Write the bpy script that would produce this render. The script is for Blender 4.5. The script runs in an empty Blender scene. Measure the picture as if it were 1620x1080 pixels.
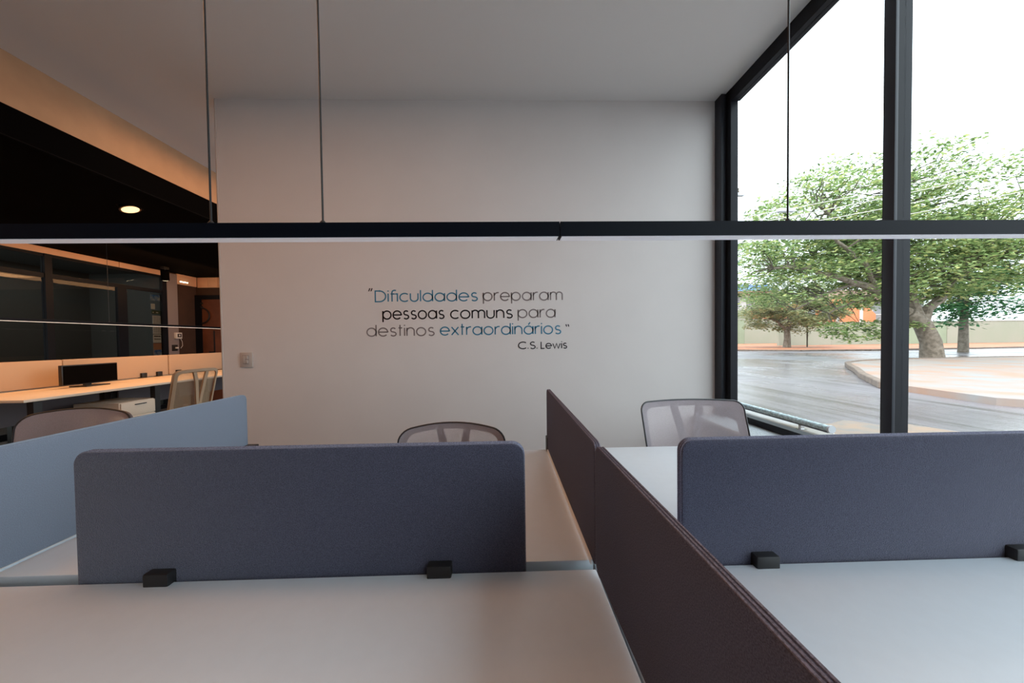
import bpy, bmesh, math, random
from math import sin, cos, pi, radians as R
from mathutils import Vector, Matrix
random.seed(11)
sc = bpy.context.scene
COL = sc.collection

# ------------------------------------------------------------------ camera
cd = bpy.data.cameras.new('camera'); cam = bpy.data.objects.new('camera', cd); COL.objects.link(cam)
cd.sensor_width = 36.0; cd.lens = 530 / 1620 * 36.0; cd.clip_start = 0.02; cd.clip_end = 500
cd.shift_y = 8 / 1620
cam.matrix_world = (Matrix.Translation((0, 0, 1.23)) @ Matrix.Rotation(R(-1.4), 4, 'Z')
                    @ Matrix.Rotation(R(90 - 1.2), 4, 'X') @ Matrix.Rotation(R(-0.72), 4, 'Z'))
sc.camera = cam

# ------------------------------------------------------------------ sky, sun, room and fill lights, exposure
w = bpy.data.worlds.new('world'); sc.world = w; w.use_nodes = True
bg = w.node_tree.nodes['Background']
bg.inputs['Color'].default_value = (0.80, 0.93, 1.0, 1); bg.inputs['Strength'].default_value = 2.5
sd = bpy.data.lights.new('sun', 'SUN'); sun = bpy.data.objects.new('sun', sd); COL.objects.link(sun)
sd.energy = 2.0; sd.angle = R(25); sd.color = (1, .93, .84)
sun.rotation_euler = Vector((0.55, 0.55, -0.8)).to_track_quat('-Z', 'Y').to_euler()

def area(name, loc, size, energy, color, rot=(0, 0, 0)):
    l = bpy.data.lights.new(name, 'AREA'); l.shape = 'RECTANGLE'; l.size, l.size_y = size
    l.energy = energy; l.color = color
    o = bpy.data.objects.new(name, l); COL.objects.link(o); o.location = loc; o.rotation_euler = rot
    return o
WARM = (1.0, .50, .21)
area('fascia_fill_light', (-5.35, 5.7, 2.36), (.15, 2.6), 6, WARM, (0, R(97), 0))  # unseen light added to brighten the fascia, not a real fixture
area('ceiling_fill_light', (0.2, -1.2, 3.17), (2.4, .5), 1.5, (1.0, .72, .55))  # unseen warm fills added overhead to brighten wall and desks
area('ceiling_fill_light', (-2.2, 0.9, 3.17), (.9, .8), 9.5, (1.0, .43, .16))
area('ceiling_fill_light', (-0.7, 1.0, 3.17), (1.2, .5), 6, (1.0, .46, .20))
area('left_room_light', (-4.6, 4.6, 2.42), (.4, 3.0), 34, WARM)
area('left_room_light', (-4.6, 1.0, 2.60), (.5, 2.5), 16, WARM)
area('void_light', (-2.75, 3.7, 3.15), (.4, 1.6), 5, WARM)
sc.view_settings.view_transform = 'Standard'; sc.view_settings.look = 'None'
sc.view_settings.exposure = 0.5; sc.view_settings.gamma = 1.0
sc.view_settings.use_curve_mapping = False

# ------------------------------------------------------------------ materials
def mat(name, col, rough=.6, metal=0., var=0., scale=20., bump=0., bscale=200., emit=None, es=0., col2=None, spec=.5, detail=4, sheen=0.):
    m = bpy.data.materials.new(name); m.use_nodes = True; nt = m.node_tree; b = nt.nodes['Principled BSDF']
    b.inputs['Base Color'].default_value = (*col, 1); b.inputs['Roughness'].default_value = rough
    b.inputs['Metallic'].default_value = metal; b.inputs['Specular IOR Level'].default_value = spec
    tc = nt.nodes.new('ShaderNodeTexCoord')
    if var or col2:
        n = nt.nodes.new('ShaderNodeTexNoise'); n.inputs['Scale'].default_value = scale; n.inputs['Detail'].default_value = detail
        nt.links.new(tc.outputs['Object'], n.inputs['Vector'])
        r = nt.nodes.new('ShaderNodeValToRGB')
        c2 = col2 or tuple(min(1, c * (1 + var)) for c in col); c1 = col if col2 else tuple(c * (1 - var) for c in col)
        r.color_ramp.elements[0].position = .36; r.color_ramp.elements[0].color = (*c1, 1)
        r.color_ramp.elements[1].position = .64; r.color_ramp.elements[1].color = (*c2, 1)
        nt.links.new(n.outputs['Fac'], r.inputs['Fac']); nt.links.new(r.outputs['Color'], b.inputs['Base Color'])
    if bump:
        n2 = nt.nodes.new('ShaderNodeTexNoise'); n2.inputs['Scale'].default_value = bscale; n2.inputs['Detail'].default_value = 3
        nt.links.new(tc.outputs['Object'], n2.inputs['Vector'])
        bp = nt.nodes.new('ShaderNodeBump'); bp.inputs['Strength'].default_value = bump; bp.inputs['Distance'].default_value = .002
        nt.links.new(n2.outputs['Fac'], bp.inputs['Height']); nt.links.new(bp.outputs['Normal'], b.inputs['Normal'])
    if sheen: b.inputs['Sheen Weight'].default_value = sheen; b.inputs['Sheen Roughness'].default_value = .4
    if emit:
        b.inputs['Emission Color'].default_value = (*emit, 1); b.inputs['Emission Strength'].default_value = es
    return m
def leafmat(name, cols, yellow=None):
    m = bpy.data.materials.new(name); m.use_nodes = True; nt = m.node_tree; nt.nodes.clear()
    out = nt.nodes.new('ShaderNodeOutputMaterial'); g = nt.nodes.new('ShaderNodeNewGeometry'); r = nt.nodes.new('ShaderNodeValToRGB')
    els = r.color_ramp.elements
    for i, c in enumerate(cols):
        e = els[i] if i < 2 else els.new(.5)
        e.color = (*c, 1)
    for i, e in enumerate(els): e.position = i / (len(cols) - 1)
    for i, c in enumerate(cols): els[i].color = (*c, 1)
    nt.links.new(g.outputs['Random Per Island'], r.inputs['Fac'])
    d = nt.nodes.new('ShaderNodeBsdfDiffuse'); t = nt.nodes.new('ShaderNodeBsdfTranslucent'); mx = nt.nodes.new('ShaderNodeMixShader')
    mx.inputs[0].default_value = .45
    nt.links.new(r.outputs['Color'], d.inputs['Color']); nt.links.new(r.outputs['Color'], t.inputs['Color'])
    nt.links.new(d.outputs[0], mx.inputs[1]); nt.links.new(t.outputs[0], mx.inputs[2]); nt.links.new(mx.outputs[0], out.inputs['Surface'])
    return m
def seethrough(name, col, alpha, rough=.6, spec=.3, weave=0):
    m = bpy.data.materials.new(name); m.use_nodes = True; nt = m.node_tree; b = nt.nodes['Principled BSDF']
    b.inputs['Base Color'].default_value = (*col, 1); b.inputs['Roughness'].default_value = rough; b.inputs['Specular IOR Level'].default_value = spec
    out = nt.nodes['Material Output']; t = nt.nodes.new('ShaderNodeBsdfTransparent'); mx = nt.nodes.new('ShaderNodeMixShader')
    mx.inputs[0].default_value = alpha
    if weave:
        tc = nt.nodes.new('ShaderNodeTexCoord'); n = nt.nodes.new('ShaderNodeTexNoise'); n.inputs['Scale'].default_value = weave
        mr = nt.nodes.new('ShaderNodeMapRange'); mr.inputs[1].default_value = .3; mr.inputs[2].default_value = .7
        mr.inputs[3].default_value = alpha - .12; mr.inputs[4].default_value = alpha + .12
        nt.links.new(tc.outputs['Object'], n.inputs['Vector']); nt.links.new(n.outputs['Fac'], mr.inputs[0]); nt.links.new(mr.outputs[0], mx.inputs[0])
    nt.links.new(t.outputs[0], mx.inputs[1]); nt.links.new(b.outputs[0], mx.inputs[2]); nt.links.new(mx.outputs[0], out.inputs['Surface'])
    return m
def glassmat(name, tint=(1, 1, 1), base=.04):
    m = bpy.data.materials.new(name); m.use_nodes = True; nt = m.node_tree; nt.nodes.clear()
    out = nt.nodes.new('ShaderNodeOutputMaterial'); t = nt.nodes.new('ShaderNodeBsdfTransparent'); t.inputs[0].default_value = (*tint, 1)
    g = nt.nodes.new('ShaderNodeBsdfGlossy'); g.inputs['Roughness'].default_value = .02
    f = nt.nodes.new('ShaderNodeFresnel'); f.inputs['IOR'].default_value = 1.35
    mx = nt.nodes.new('ShaderNodeMixShader')
    ge = nt.nodes.new('ShaderNodeNewGeometry'); sub = nt.nodes.new('ShaderNodeMath'); sub.operation = 'SUBTRACT'; sub.inputs[0].default_value = 1
    mul = nt.nodes.new('ShaderNodeMath'); mul.operation = 'MULTIPLY'      # reflect on the entry face only (no false internal reflection)
    nt.links.new(ge.outputs['Backfacing'], sub.inputs[1]); nt.links.new(sub.outputs[0], mul.inputs[0]); nt.links.new(f.outputs[0], mul.inputs[1])
    nt.links.new(mul.outputs[0], mx.inputs[0]); nt.links.new(t.outputs[0], mx.inputs[1]); nt.links.new(g.outputs[0], mx.inputs[2])
    nt.links.new(mx.outputs[0], out.inputs['Surface'])
    return m

M = {}
M['wall'] = mat('white_wall_paint', (.76, .725, .705), .75, var=.012, scale=3, bump=.08, bscale=120)
M['grey_wall'] = mat('charcoal_wall_paint', (.10, .10, .11), .8)
M['ceil'] = mat('white_ceiling_paint', (.86, .85, .84), .8)
M['black'] = mat('black_ceiling_paint', (.002, .0017, .0017), .9, spec=.04)
M['bframe'] = mat('black_anodised_aluminium', (.005, .006, .010), .5, spec=.22)
M['slate'] = mat('slate_anodised_aluminium', (.028, .033, .044), .45, spec=.35)
M['floor'] = mat('grey_carpet', (.085, .08, .08), .95, var=.25, scale=250, bump=.4, bscale=400)
M['fabric'] = mat('slate_blue_fabric', (.094, .097, .142), .95, var=.34, scale=620, bump=.9, bscale=700, spec=.15, detail=2, sheen=.35)
M['piping'] = mat('slate_blue_piping', (.22, .23, .31), .9, var=.3, scale=500, spec=.15)
M['fabric_side'] = mat('slate_fabric_side', (.105, .110, .155), .95, var=.25, scale=620, bump=.8, bscale=700, spec=.12)  # same screen fabric, its tone shifted for the light on these faces
M['piping_side'] = mat('slate_piping_side', (.20, .19, .24), .9, var=.3, scale=500, spec=.15)
M['fabric_lit'] = mat('slate_fabric_lit', (.190, .222, .280), .95, var=.10, scale=620, bump=.5, bscale=700, spec=.15)  # same screen fabric, window light put into a paler, bluer colour
M['piping_lit'] = mat('slate_piping_lit', (.23, .28, .34), .9, spec=.15)
M['desk'] = mat('white_laminate', (.74, .82, .88), .36, var=.008, scale=40)
M['light_line'] = mat('white_light_line', (.86, .86, .85), .4)
M['metal'] = mat('black_powder_coat', (.012, .012, .013), .45)
M['lamp'] = mat('black_lamp_profile', (.004, .006, .011), .5, spec=.12)
M['diff'] = mat('white_lamp_diffuser', (.88, .88, .94), .5, emit=(.92, .92, 1), es=.10)  # faint glow added to brighten the diffuser of the unlit lamp
M['mesh'] = seethrough('taupe_chair_mesh', (.56, .49, .52), .52, .55, .4, 900)
M['cframe'] = mat('grey_chair_plastic', (.125, .105, .115), .5)
M['cedge'] = mat('dark_chair_edge', (.02, .02, .024), .35)
M['seat'] = mat('dark_grey_seat_fabric', (.10, .09, .10), .95, var=.2, scale=500)
M['chrome'] = mat('polished_aluminium', (.6, .6, .62), .2, 1.)
M['glass'] = glassmat('clear_glass')
M['dglass'] = glassmat('smoked_glass', (.70, .69, .66))
M['laminate'] = mat('beige_wood_laminate', (.62, .36, .20), .55, var=.04, scale=6)
M['fascia'] = mat('orange_beige_fascia', (.86, .50, .30), .6, var=.03, scale=5)
M['lscreen'] = mat('beige_fabric_screen', (.52, .36, .24), .9, var=.05, scale=400)
M['ldesk'] = mat('cream_laminate', (.80, .66, .52), .45)
M['lchair'] = mat('tan_grey_chair_plastic', (.40, .27, .17), .55)
M['lmesh'] = seethrough('tan_chair_mesh', (.50, .33, .20), .5, .6, .3, 700)
M['pillar'] = mat('mauve_grey_paint', (.27, .215, .205), .8)
M['brown'] = mat('dark_brown_panel', (.062, .027, .014), .7, var=.1, scale=5)
M['redwood'] = mat('red_brown_door_veneer', (.16, .050, .022), .5, var=.2, scale=4)
M['officeback'] = mat('dim_office_grey', (.055, .058, .055), .7)
M['paper'] = mat('white_paper', (.66, .68, .66), .7)
M['bluepic'] = mat('blue_poster_print', (.03, .16, .45), .5, col2=(.45, .55, .62), scale=14)
M['green'] = mat('green_poster_print', (.05, .10, .06), .6)
M['orangep'] = mat('orange_poster_print', (.45, .22, .13), .6)
M['grid'] = mat('grey_print', (.25, .27, .27), .6)
M['plastic'] = mat('ivory_plastic', (.56, .50, .46), .4)
M['plasticw'] = mat('white_plastic', (.80, .74, .68), .4)
M['stone'] = mat('pale_speckled_stone', (.40, .44, .46), .5, var=.22, scale=90)
M['txt_blue'] = mat('blue_vinyl', (.040, .215, .345), .5)
M['txt_grey'] = mat('grey_vinyl', (.235, .20, .195), .5)
M['txt_black'] = mat('black_vinyl', (.012, .010, .014), .5)
M['glow_warm'] = mat('warm_lamp_glow', (1, .8, .5), .5, emit=(1, .80, .50), es=6)
M['glow_led'] = mat('led_lamp_glow', (1, .9, .8), .5, emit=(1, .80, .66), es=1.3)
M['glow_spot'] = mat('amber_spot_glow', (1, .8, .5), .5, emit=(1, .62, .30), es=1.3)
M['dbronze'] = mat('dark_bronze_metal', (.12, .06, .03), .4, .6)
M['strip'] = mat('dull_black_trim', (.012, .009, .008), .8, spec=.1)
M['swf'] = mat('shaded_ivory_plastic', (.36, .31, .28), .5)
M['screen'] = mat('dark_monitor_plastic', (.02, .015, .012), .4)

# ------------------------------------------------------------------ object helpers
def setp(o, **k):
    for a, b in k.items():
        if b is not None: o[a] = b
    return o
def link(name, me, parent=None, mats=None):
    o = bpy.data.objects.new(name, me); COL.objects.link(o)
    for m in (mats or []): me.materials.append(m)
    if parent: o.parent = parent
    return o
def thing(name, label, cat, loc=(0, 0, 0), rz=0, group=None):
    o = bpy.data.objects.new(name, None); COL.objects.link(o); o.empty_display_size = .1
    o.location = loc; o.rotation_euler = (0, 0, rz)
    return setp(o, label=label, category=cat, group=group)
def sroot(name, loc=(0, 0, 0)):
    o = bpy.data.objects.new(name, None); COL.objects.link(o); o.location = loc; o['kind'] = 'structure'; return o
def finish(bm, name, m, parent=None, smooth=False):
    bmesh.ops.recalc_face_normals(bm, faces=bm.faces)
    me = bpy.data.meshes.new(name); bm.to_mesh(me); bm.free()
    if smooth:
        for p in me.polygons: p.use_smooth = True
        try: me.set_sharp_from_angle(angle=R(40))
        except Exception: pass
    return link(name, me, parent, [m])
def add_box(bm, x0, x1, y0, y1, z0, z1, bev=0., seg=2):
    v = bmesh.ops.create_cube(bm, size=1)['verts']
    for a in v: a.co = Vector(((x0 + x1) / 2 + a.co.x * (x1 - x0), (y0 + y1) / 2 + a.co.y * (y1 - y0), (z0 + z1) / 2 + a.co.z * (z1 - z0)))
    if bev:
        es = {e for a in v for e in a.link_edges}
        bmesh.ops.bevel(bm, geom=list(es), offset=bev, segments=seg, affect='EDGES', profile=.5)
def box(name, b, m, parent=None, bev=0., seg=2):
    bm = bmesh.new(); add_box(bm, *b, bev=bev, seg=seg); return finish(bm, name, m, parent, smooth=bev > 0)
def boxes(name, bs, m, parent=None, bev=0.):
    bm = bmesh.new()
    for b in bs: add_box(bm, *b, bev=bev)
    return finish(bm, name, m, parent, smooth=bev > 0)
def add_tube(bm, pts, rad, seg=8, closed=False, cap=True):
    pts = [Vector(p) for p in pts]; n = len(pts)
    rs = rad if isinstance(rad, (list, tuple)) else [rad] * n
    rings = []; up = None
    for i, p in enumerate(pts):
        a = pts[(i - 1) % n] if (closed or i > 0) else p
        b = pts[(i + 1) % n] if (closed or i < n - 1) else p
        t = (b - a).normalized()
        if up is None: up = Vector((0, 0, 1)) if abs(t.z) < .9 else Vector((1, 0, 0))
        s = t.cross(up)
        if s.length < 1e-4: s = t.cross(Vector((1, .3, 0)))
        s.normalize(); u = s.cross(t).normalized(); up = u
        rings.append([bm.verts.new(p + (s * cos(2 * pi * k / seg) + u * sin(2 * pi * k / seg)) * rs[i]) for k in range(seg)])
    m = n if closed else n - 1
    for i in range(m):
        A, B = rings[i], rings[(i + 1) % n]
        for k in range(seg): bm.faces.new((A[k], A[(k + 1) % seg], B[(k + 1) % seg], B[k]))
    if cap and not closed:
        bm.faces.new(rings[0][::-1]); bm.faces.new(rings[-1])
def tube(name, pts, rad, m, parent=None, seg=8, closed=False):
    bm = bmesh.new(); add_tube(bm, pts, rad, seg, closed); return finish(bm, name, m, parent, smooth=True)
def add_lathe(bm, prof, c=(0, 0, 0), seg=24):
    rings = [[bm.verts.new((c[0] + r * cos(2 * pi * k / seg), c[1] + r * sin(2 * pi * k / seg), c[2] + z)) for k in range(seg)] for r, z in prof]
    for A, B in zip(rings, rings[1:]):
        for k in range(seg): bm.faces.new((A[k], A[(k + 1) % seg], B[(k + 1) % seg], B[k]))
    bm.faces.new(rings[0][::-1]); bm.faces.new(rings[-1])
def lathe(name, prof, m, parent=None, c=(0, 0, 0), seg=24):
    bm = bmesh.new(); add_lathe(bm, prof, c, seg); return finish(bm, name, m, parent, smooth=True)
def rrect(w, h, r, n=6):
    """rounded rectangle outline, 0..w x 0..h"""
    out = []
    for cx, cy, a in ((w - r, r, -90), (w - r, h - r, 0), (r, h - r, 90), (r, r, 180)):
        for i in range(n + 1):
            t = R(a + 90 * i / n); out.append((cx + r * cos(t), cy + r * sin(t)))
    return out

# ------------------------------------------------------------------ room shell
WY = 2.80
WX0, WX1 = -2.31, 1.79
def S(o): o['kind'] = 'structure'; return o
S(box('floor', (-6.6, 1.86, -4.1, 7.5, -.08, 0), M['floor']))
wb = S(box('wall_back', (WX0 + .006, WX1, WY, WY + .16, 0, 3.2), M['wall']))
tube('corner_bead', [(WX0 + .006, WY + .004, 0.0), (WX0 + .006, WY + .004, 3.2)], .009, M['plastic'], wb)
S(box('ceiling', (-3.37, 1.95, -4.1, 7.5, 3.2, 3.3), M['ceil']))
S(box('ceiling_left_room', (-6.6, -3.3, -4.1, 7.5, 2.63, 2.72), M['black']))
tf = S(box('trim_1', (-3.32, -3.298, -4.0, 7.3, 2.622, 2.84), M['black']))
box('reveal_strip', (-3.297, -3.294, -4.0, 7.3, 2.630, 2.634), M['strip'], tf)
S(box('wall_bulkhead', (-3.34, -3.305, -4.0, 7.3, 2.84, 3.2), M['laminate']))
S(box('wall_left', (-6.62, -6.50, -4.1, 3.3, 0, 2.63), M['pillar']))
S(box('wall_rear', (-6.6, 1.95, -4.2, -4.1, 0, 3.2), M['grey_wall']))
S(box('wall_far', (-6.6, -2.2, 7.3, 7.42, 0, 3.2), M['brown']))
# fascia panels round the far room, below the black ceiling
fas = sroot('trim_2')
ys = [-.2, 1.8, 3.9, 5.85, 6.62, 6.835, 7.28]
for a, b in zip(ys, ys[1:]):
    lo = 2.53 if b < 6.7 else 2.42
    if a == 6.62: continue
    box('fascia_panel', (-6.50, -6.478, a + .006, b - .006, lo, 2.622), M['fascia'], fas, bev=.002)
xs = [-6.475, -6.53 + .0, ]
xx = [-6.47, -6.262, -5.9, -5.3, -4.7, -4.1, -3.5, -2.9, -2.3]
xx = [-6.475, -6.515 + .0] if False else [-6.475, -6.262, -6.05, -5.45, -4.85, -4.25, -3.65, -3.05, -2.3]
for a, b in zip(xx, xx[1:]):
    box('fascia_panel', (a + .005, b - .005, 7.278, 7.30, 2.41, 2.622), M['fascia'], fas, bev=.002)
# glazed office on the left wall
off = sroot('window_2')
X = -6.49
fr = [(3.3, 6.62, 2.49, 2.53), (3.3, 6.62, 2.19, 2.25), (3.3, 6.62, 0.0, .08)]
for a, b, lo, hi in fr: box('rail', (X - .02, X + .02, a, b, lo, hi), M['bframe'], off)
for y in (3.32, 4.95, 6.58): box('stile', (X - .03, X + .03, y - .04, y + .04, 0, 2.53), M['bframe'], off)
box('door_frame', (X - .02, X + .025, 5.80, 5.94, 0, 2.19), M['bframe'], off)
for a, b in ((3.36, 4.91), (4.99, 5.80), (5.94, 6.54)): box('pane', (X - .004, X + .004, a, b, .08, 2.19), M['dglass'], off)
for a, b in ((3.36, 4.91), (4.99, 6.54)): box('pane', (X - .004, X + .004, a, b, 2.25, 2.49), M['dglass'], off)
S(box('wall_office_back', (-8.0, -7.9, 3.0, 7.3, 0, 2.6), M['officeback']))
S(box('wall_office_side', (-7.9, -6.6, 6.62, 6.72, 0, 2.6), M['officeback']))
S(box('ceiling_office', (-7.9, -6.6, 3.0, 7.3, 2.58, 2.63), M['officeback']))
S(box('floor_office', (-7.9, -6.6, 3.0, 7.3, -.08, 0), M['floor']))
area('office_light', (-7.2, 5.4, 2.55), (.5, 1.6), 6, (1.0, 1.0, .95))
# posters and sheets behind the office glass
px = -6.515
def flat(name, label, cat, y0, y1, z0, z1, m, kids=()):
    t = thing(name, label, cat, (px, (y0 + y1) / 2, z0))
    yc = (y0 + y1) / 2
    box('sheet', (-.003, 0, y0 - yc, y1 - yc, 0, z1 - z0), m, t)
    for k in kids:
        n, a, b, lo, hi, mm = k
        box(n, (.0, .002, a - yc, b - yc, lo - z0, hi - z0), mm, t)
    return t
flat('poster', 'blue and white poster high behind the dark office glass', 'poster', 6.37, 6.545, 2.04, 2.15, M['bluepic'])
flat('paper_sheet', 'small plain white sheet taped below the blue poster', 'paper', 6.375, 6.445, 1.88, 1.98, M['paper'])
flat('poster', 'dark green poster with two white marks below the plain sheet', 'poster', 6.38, 6.54, 1.79, 1.86, M['green'],
     [('mark', 6.40, 6.42, 1.81, 1.83, M['paper']), ('mark', 6.46, 6.50, 1.81, 1.83, M['paper'])])
gk = [('grid_line', 6.40, 6.54, z, z + .006, M['grid']) for z in [1.46 + .03 * i for i in range(10)]]
gk += [('grid_line', y, y + .005, 1.43, 1.75, M['grid']) for y in (6.425, 6.455, 6.485, 6.515)]
flat('wall_calendar', 'tall pale gridded planner behind the office glass', 'calendar', 6.395, 6.55, 1.42, 1.76, M['paper'], gk)
flat('notice', 'pale notice with two black bars below the gridded planner', 'notice', 6.395, 6.55, 1.255, 1.41, M['paper'],
     [('bar', 6.41, 6.53, 1.365, 1.385, M['screen']), ('bar', 6.41, 6.53, 1.315, 1.33, M['screen'])])
flat('poster', 'orange and blue poster lowest behind the office glass', 'poster', 6.395, 6.55, 1.00, 1.245, M['orangep'],
     [('blue_field', 6.40, 6.545, 1.01, 1.12, M['bluepic'])])
# pillar beside the glazed office
S(box('wall_left_end', (-6.62, -6.52, 6.72, 7.3, 0, 2.63), M['brown']))
pl = S(box('wall_pillar', (-6.56, -6.46, 6.625, 6.83, 0, 2.60), M['pillar']))
t = thing('control_panel', 'white square control box with dark screen on the mauve pillar', 'control box', (-6.46, 6.79, 1.33))
box('housing', (0, .05, -.06, .06, 0, .12), M['plasticw'], t, bev=.006); box('display', (.05, .053, -.038, .038, .03, .095), M['screen'], t)
box('button', (.053, .056, -.014, .014, .048, .078), M['plasticw'], t)
tube('cable', [(.02, .055, .0), (.03, .075, -.06), (.03, .08, -.14), (.02, .05, -.19)], .004, M['plasticw'], t, 6)
t = thing('power_socket', 'dark wall socket below the white control box on the pillar', 'socket', (-6.46, 6.735, 1.09))
box('cover_plate', (0, .012, -.055, .055, 0, .12), M['screen'], t, bev=.003); box('plug', (.012, .04, 0, .045, .045, .075), M['plasticw'], t, bev=.004)
# far door
d = sroot('door_1')
box('door_frame', (-6.55, -6.385, 7.26, 7.31, 0, 2.25), M['bframe'], d)
box('door_frame', (-6.385, -5.45, 7.26, 7.31, 2.16, 2.25), M['bframe'], d)
box('door_frame', (-5.52, -5.45, 7.26, 7.31, 0, 2.16), M['bframe'], d)
lf = box('door_leaf', (-6.385, -5.52, 7.275, 7.305, 0, 2.16), M['redwood'], d)
arc = [(-6.37 + .16 * sin(R(a)) , 7.245, 1.815 + .16 * cos(R(a))) for a in range(0, 181, 12)]
tube('pull_handle', arc, .014, M['metal'], lf)
for z in (1.98, 2.06): box('lock', (-6.40, -6.36, 7.255, 7.28, z, z + .04), M['metal'], lf)
box('inlay', (-6.26, -6.14, 7.27, 7.276, 1.0, 1.06), M['metal'], lf)
box('inlay', (-6.16, -6.13, 7.27, 7.276, 1.0, 1.5), M['metal'], lf)

# ------------------------------------------------------------------ right glazing
win = sroot('window_1')
box('corner_post', (1.79, 1.865, 2.715, WY + .16, 0, 3.2), M['slate'], win, bev=.003)
box('stile', (1.828, 1.885, 2.655, 2.715, 0, 3.2), M['bframe'], win)
for y in (1.58, .50, -.58, -1.66, -2.74, -3.95):
    mu = box('mullion', (1.828, 1.90, y - .055, y + .0, 0, 3.2), M['bframe'], win)
    box('cover_strip', (1.812, 1.828, y - .062, y - .016, 0, 3.2), M['slate'], mu, bev=.002)
box('sill_rail', (1.83, 1.90, -4.0, 2.655, .577, .623), M['bframe'], win)
box('head_rail', (1.83, 1.90, -4.0, 2.655, 3.1, 3.2), M['bframe'], win)
pv = [2.655, 1.58, .50, -.58, -1.66, -2.74, -3.95]
for a, b in zip(pv, pv[1:]):
    box('pane', (1.862, 1.870, b, a - .055 if a < 2.6 else a, .623, 3.1), M['glass'], win)
S(box('trim_4', (1.60, 1.835, -4.05, 2.79, .545, .575), M['stone'], bev=.004))
S(box('wall_right', (1.85, 2.0, -4.1, 2.96, 0, .577), M['stone']))
M['ledge'] = mat('weathered_white_ledge', (.42, .41, .395), .8, col2=(.27, .23, .18), scale=3.2, detail=6)
S(box('trim_3', (1.90, 2.12, -4.1, 4.5, .50, .60), M['ledge']))

# ------------------------------------------------------------------ wall lettering
def arcp(cx, cy, r, a0, a1, n=18, ry=None):
    ry = ry or r
    return [(cx + r * cos(R(a0 + (a1 - a0) * i / n)), cy + ry * sin(R(a0 + (a1 - a0) * i / n))) for i in range(n + 1)]
A_ = 1.40
CI = arcp(.5, .5, .5, 0, 360, 30)
SS = arcp(.36, .745, .27, 35, 255, 12, .255)[:-1] + arcp(.36, .245, .30, 75, -150, 14, .245)
G = {
 'a': ([CI, [(1, 1), (1, 0)]], 1.0), 'o': ([CI], 1.0),
 'á': ([CI, [(1, 1), (1, 0)], [(.48, 1.18), (.68, 1.48)]], 1.0),
 'c': ([arcp(.5, .5, .5, 48, 312, 24)], .84),
 'd': ([CI, [(1, A_), (1, 0)]], 1.0), 'p': ([CI, [(0, 1), (0, -.38)]], 1.0),
 'e': ([[(0, .5)] + [(1, .5)] + arcp(.5, .5, .5, 0, 318, 26)], 1.0),
 's': ([SS], .68), 'r': ([[(0, 1), (0, 0)], arcp(.42, .58, .42, 180, 78, 8)], .46),
 'n': ([[(0, 1), (0, 0)], [(0, .6)] + arcp(.4, .6, .4, 180, 0, 14) + [(.8, 0)]], .8),
 'm': ([[(0, 1), (0, 0)], arcp(.34, .66, .34, 180, 0, 12) + [(.68, 0)], arcp(1.02, .66, .34, 180, 0, 12) + [(1.36, 0)]], 1.36),
 'u': ([[(0, 1)] + arcp(.4, .4, .4, 180, 360, 14) + [(.8, 1)]], .8),
 'i': ([[(0, 1), (0, 0)], [(0, 1.24), (0, 1.38)]], .0), 'l': ([[(0, A_), (0, 0)]], .0),
 'f': ([[(.14, 0), (.14, 1.10)] + arcp(.42, 1.12, .28, 180, 60, 8), [(0, .95), (.44, .95)]], .44),
 'ı': ([[(-.22, .95), (0, .95), (0, 0)]], .0),
 't': ([[(.16, 1.38), (.16, 0)], [(0, 1), (.40, 1)]], .40),
 'x': ([[(0, 1), (.78, 0)], [(0, 0), (.78, 1)]], .78),
 'D': ([[(0, 0), (0, 1.33), (.42, 1.33)] + arcp(.42, .665, .665, 90, -90, 18) + [(0, 0)]], 1.08),
 'C': ([arcp(.665, .665, .665, 48, 312, 24)], 1.14), 'L': ([[(0, 1.33), (0, 0), (.62, 0)]], .62),
 'S': ([[(x * 1.2, y * 1.33) for x, y in SS]], .80), '.': ([[(0, 0), (0, .16)]], .0),
 'w': ([[(0, .95), (.35, 0), (.68, .95), (1.01, 0), (1.36, .95)]], 1.36),
}
def ribbon(bm, pts, hw, f):
    pts = [Vector(p) for p in pts]; n = len(pts)
    closed = (pts[0] - pts[-1]).length < 1e-4 and n > 3
    L, Rr = [], []
    for i, p in enumerate(pts):
        a = pts[i - 1] if i > 0 else (pts[-2] if closed else None)
        b = pts[i + 1] if i < n - 1 else (pts[1] if closed else None)
        d1 = (p - a).normalized() if a is not None else (b - p).normalized()
        d2 = (b - p).normalized() if b is not None else d1
        t = d1 + d2
        if t.length < .2: t = d2
        t.normalize(); nn = Vector((-t.y, t.x)); k = min(1.6, 1 / max(.35, nn.dot(Vector((-d1.y, d1.x)))))
        L.append(p + nn * hw * k); Rr.append(p - nn * hw * k)
    for side, y in ((0, -.0012),):
        vl = [bm.verts.new(f(p, y)) for p in L]; vr = [bm.verts.new(f(p, y)) for p in Rr]
        wl = [bm.verts.new(f(p, 0)) for p in L]; wr = [bm.verts.new(f(p, 0)) for p in Rr]
        for i in range(n - 1):
            bm.faces.new((vl[i], vl[i + 1], vr[i + 1], vr[i]))
            bm.faces.new((vl[i], wl[i], wl[i + 1], vl[i + 1])); bm.faces.new((vr[i], vr[i + 1], wr[i + 1], wr[i]))
        bm.faces.new((vl[0], vr[0], wr[0], wl[0])); bm.faces.new((vl[-1], wl[-1], wr[-1], vr[-1]))
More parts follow.
